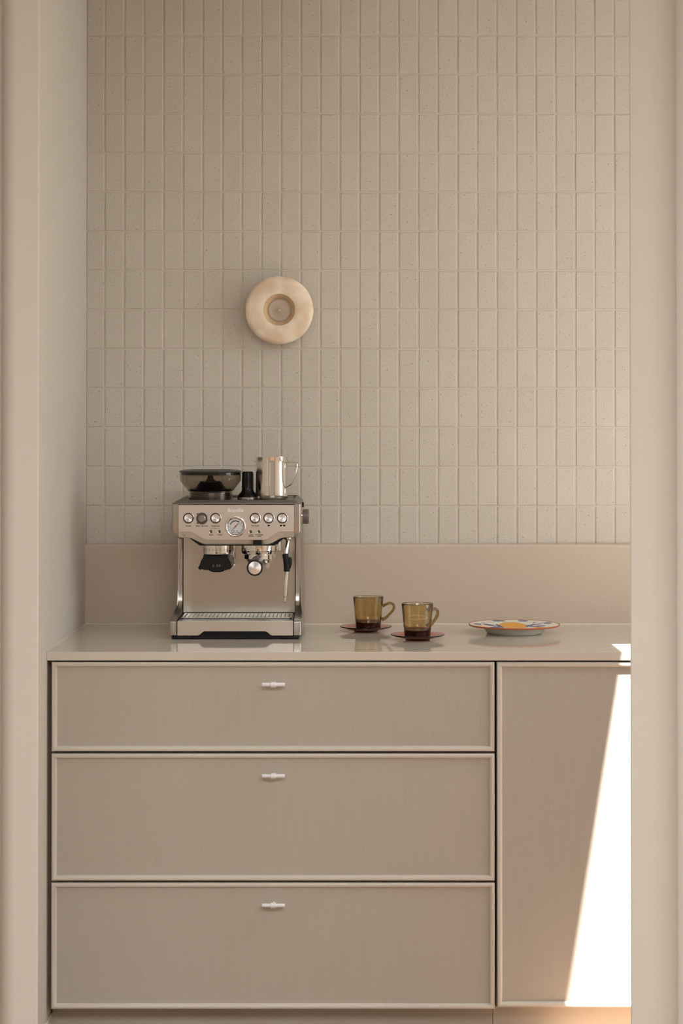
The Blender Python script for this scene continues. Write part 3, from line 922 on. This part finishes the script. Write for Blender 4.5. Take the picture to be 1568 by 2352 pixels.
# right side: steam dial, clip; left side: small stud
bm = B(); lathe(bm, [(0.024, 0.000), (0.024, 0.0025), (0.0205, 0.0040), (0.019, 0.0040)], 48, 'X', (HW - 0.0030, 0.135, 0.2835)); finish('dial_collar', bm, M['chrome'], EM, smooth=True)
bm = B(); lathe(bm, [(0.0175, 0.000), (0.0180, 0.012), (0.0172, 0.0150), (0.0155, 0.0160), (0, 0.0160)], 40, 'X', (HW - 0.0010, 0.135, 0.2835)); o = finish('steam_dial', bm, M['dialbrown'], EM, smooth=True, angle=50); o['label'] = 'dark brown steam dial on the right side'
bm = B(); box(bm, HW - 0.004, HW + 0.0020, 0.170, 0.182, 0.305, 0.317, bev=0.001); finish('side_clip', bm, M['black'], EM)
bm = B(); box(bm, -HW + 0.0003, -HW + 0.005, 0.070, 0.080, 0.291, 0.299, bev=0.0008); finish('side_stud', bm, M['darkmetal'], EM)

# ------------------------------------------------------------------ things on top of the machine
TOPZ = 0.900 + 0.3241
T = empty('tamper', (-0.2285, -0.230, TOPZ), 'black coffee tamper standing on the machine between hopper and milk jug', 'tamper')
bm = B(); lathe(bm, [(0, 0), (0.0245, 0), (0.0255, 0.0010), (0.0255, 0.0060), (0, 0.0060)], 48, 'Z'); finish('tamper_foot', bm, M['chrome'], T, smooth=True, angle=40)
bm = B()
lathe(bm, [(0.0, 0.0060), (0.0258, 0.0060), (0.0250, 0.0090), (0.0200, 0.0150), (0.0155, 0.0200), (0.0140, 0.0260), (0.0128, 0.0500), (0.0124, 0.0675), (0.0118, 0.0685), (0, 0.0685)], 48, 'Z')
for k in range(12):
    a = 2 * PI * k / 12
    tube(bm, [(0.0128 * math.cos(a), 0.0128 * math.sin(a), 0.028), (0.0121 * math.cos(a), 0.0121 * math.sin(a), 0.066)], 0.0016, 6)
finish('tamper_handle', bm, M['black'], T, smooth=True, angle=40)

Jg = empty('milk_jug', (-0.1700, -0.230, TOPZ), 'stainless steel milk jug with open handle standing on the machine', 'jug')
bm = B()
po = [(0.0, 0.0), (0.0345, 0.0), (0.0375, 0.0020), (0.0388, 0.0060), (0.0392, 0.0120), (0.0390, 0.0500), (0.0386, 0.0880), (0.0390, 0.1015), (0.0398, 0.1040), (0.0397, 0.1048), (0.0388, 0.1042), (0.0380, 0.1010), (0.0377, 0.0900), (0.0380, 0.0120), (0.0360, 0.0030), (0, 0.0020)]
lathe(bm, po, 72, 'Z')
finish('jug_body', bm, M['jug'], Jg, smooth=True, angle=50)
bm = B()
# strip handle, leaving the body on the right
path = smooth_path([(0.0385, 0, 0.078), (0.0388, 0, 0.086), (0.0410, 0, 0.0905), (0.055, 0, 0.0920), (0.0690, 0, 0.0905), (0.0730, 0, 0.0850), (0.0690, 0, 0.0640), (0.0592, 0, 0.0430), (0.0540, 0, 0.0375), (0.0430, 0, 0.0325), (0.0390, 0, 0.0270), (0.0388, 0, 0.0160)], 5)
path = [Matrix.Rotation(R(-28), 3, 'Z') @ p for p in path]
tube(bm, path, 0.0013, 10, ry=3.0, up=(0, 0, 1))
finish('jug_handle', bm, M['jug'], Jg, smooth=True, angle=60)

# ------------------------------------------------------------------ cups and saucers
def saucer(loc, label):
    t = None
    bm = B()
    lathe(bm, [(0, 0.0022), (0.0240, 0.0022), (0.0255, 0.0000), (0.0285, 0.0000), (0.0300, 0.0030), (0.0450, 0.0058), (0.0590, 0.0098), (0.0630, 0.0112), (0.0637, 0.0122), (0.0632, 0.0134), (0.0600, 0.0132), (0.0450, 0.0092), (0.0330, 0.0066), (0.0300, 0.0054), (0, 0.0052)], 96, 'Z')
    o = finish('saucer', bm, M['saucer'], None, loc=loc, smooth=True, angle=180)
    return tag(o, label, 'saucer', 'dark red glass saucers on the worktop')

def cup(loc, rz, label):
    t = empty('glass_cup', loc, label, 'cup', 'amber glass coffee cups on saucers', rz)
    bm = B()
    H = 0.0800
    lathe(bm, [(0, 0.0010), (0.0265, 0.0008), (0.0285, 0.0000), (0.0300, 0.0010), (0.0306, 0.0040), (0.0340, 0.0430), (0.0374, 0.0778), (0.0374, 0.0792), (0.0367, 0.0800), (0.0358, 0.0793), (0.0350, 0.0775), (0.0316, 0.0430), (0.0290, 0.0190), (0.0275, 0.0160), (0.0200, 0.0145), (0, 0.0140)], 72, 'Z')
    finish('cup_body', bm, M['amber'], t, smooth=True, angle=180)
    bm = B()
    path = smooth_path([(0.0355, 0, 0.0570), (0.0420, 0, 0.0600), (0.0520, 0, 0.0640), (0.0600, 0, 0.0615), (0.0632, 0, 0.0545), (0.0600, 0, 0.0455), (0.0520, 0, 0.0365), (0.0420, 0, 0.0270), (0.0330, 0, 0.0235)], 6)
    n = len(path)
    tube(bm, path, [0.0034 + 0.0014 * (abs(2 * k / (n - 1) - 1) ** 6) for k in range(n)], 16, ry=1.35, up=(0, 0, 1))
    finish('cup_handle', bm, M['amber'], t, smooth=True, angle=180)
    return t
s1p = (0.0596, -0.195, 0.9000)
s2p = (0.1790, -0.383, 0.9000)
saucer(s1p, 'dark red glass saucer under the cup nearer the coffee machine')
saucer(s2p, 'dark red glass saucer under the cup nearer the plate')
cup((s1p[0] + 0.0060, s1p[1], s1p[2] + 0.0054), R(0), 'amber glass cup nearer the coffee machine')
cup((s2p[0] - 0.0005, s2p[1], s2p[2] + 0.0054), R(38), 'amber glass cup nearer the plate, handle turned back')

# ------------------------------------------------------------------ painted plate
PL = (0.4197, -0.236, 0.9003)
prof_top = lambda r: 0.0178 + 0.0042 * (r / 0.1107) ** 2.2
bm = B()
seg = 360
top_r = [0.0008 + 0.1092 * k / 150 for k in range(151)]
under = [(0.1107, 0.0212), (0.1104, 0.0192), (0.1080, 0.0180), (0.0950, 0.0172), (0.0830, 0.0150), (0.0740, 0.0110), (0.0680, 0.0050), (0.0655, 0.0005), (0.0640, 0.0), (0.0600, 0.0), (0.0590, 0.0030), (0, 0.0035)]
lathe(bm, [(0, prof_top(0))] + [(r, prof_top(r)) for r in top_r] + [(0.1104, 0.0225)] + under, seg, 'Z')
WHITE, YEL, ORG, BLU, RIM = (0.80, 0.76, 0.67), (0.85, 0.38, 0.003), (0.68, 0.24, 0.003), (0.018, 0.032, 0.20), (0.46, 0.15, 0.07)
def ell(x, y, cx, cy, a, b, ang):
    dx, dy = x - cx, y - cy
    c, s = math.cos(ang), math.sin(ang)
    return ((dx * c + dy * s) / a) ** 2 + ((-dx * s + dy * c) / b) ** 2
leaves = [(-0.060, 0.005, 0.010, 0.028, R(25)), (-0.050, -0.050, 0.009, 0.030, R(-25)), (-0.037, -0.015, 0.005, 0.045, R(6)), (-0.044, -0.070, 0.012, 0.016, 0),
          (0.037, -0.005, 0.006, 0.032, R(-20)), (0.050, 0.015, 0.007, 0.030, R(-50)), (0.062, -0.020, 0.012, 0.016, 0), (0.046, -0.035, 0.007, 0.026, R(35)),
          (-0.088, 0.012, 0.010, 0.016, 0), (-0.030, 0.090, 0.017, 0.009, 0), (0.030, 0.088, 0.014, 0.008, 0), (0.085, 0.035, 0.010, 0.013, 0.3), (0.0, -0.094, 0.016, 0.006, 0)]
lemons = [(-0.003, -0.006, 0.034, 0.076, 0.0), (0.054, -0.066, 0.015, 0.018, 0.0), (-0.080, -0.030, 0.010, 0.014, 0.0)]
stems = [((-0.090, 0.010), (-0.066, 0.060)), ((-0.066, 0.060), (-0.02, 0.088)), ((-0.060, 0.0), (-0.030, -0.010)), ((0.034, -0.030), (0.056, 0.060)), ((0.056, 0.060), (0.090, 0.030)), ((0.056, 0.060), (0.020, 0.088))]
def seg_d(x, y, a, b):
    ax, ay_, bx, by = a[0], a[1], b[0], b[1]
    t = max(0, min(1, ((x - ax) * (bx - ax) + (y - ay_) * (by - ay_)) / ((bx - ax) ** 2 + (by - ay_) ** 2)))
    return math.hypot(x - ax - t * (bx - ax), y - ay_ - t * (by - ay_))
def paint(x, y, z, r):
    if r > 0.1078 and z > 0.0178: return RIM
    if z < 0.0170 or (r > 0.06 and z < prof_top(r) - 0.0008): return WHITE
    for l in leaves:
        e = ell(x, y, *l)
        if e < 1: return BLU
    for l in lemons:
        e = ell(x, y, *l)
        if e < 0.82: return YEL
        if e < 1.0: return ORG
    for a, b in stems:
        if seg_d(x, y, a, b) < 0.0011: return BLU
    return WHITE
bmesh.ops.recalc_face_normals(bm, faces=bm.faces[:])
me = bpy.data.meshes.new('plate'); bm.to_mesh(me); bm.free()
me.shade_smooth()
ca = me.color_attributes.new('paint', 'FLOAT_COLOR', 'POINT')
buf = []
for v in me.vertices:
    r = math.hypot(v.co.x, v.co.y)
    buf.extend((*paint(v.co.x, v.co.y, v.co.z, r), 1.0))
ca.data.foreach_set('color', buf)
mpl = pm('painted_glaze', (0.8, 0.8, 0.8), 0.30, spec=0.12)
at = nd(mpl, 'ShaderNodeAttribute', attribute_name='paint')
lk(mpl, at.outputs['Color'], pnode(mpl).inputs['Base Color'])
me.materials.append(mpl)
pl = link('plate', me, None, PL)
tag(pl, 'hand-painted plate with yellow lemons, blue leaves and orange rim', 'plate')
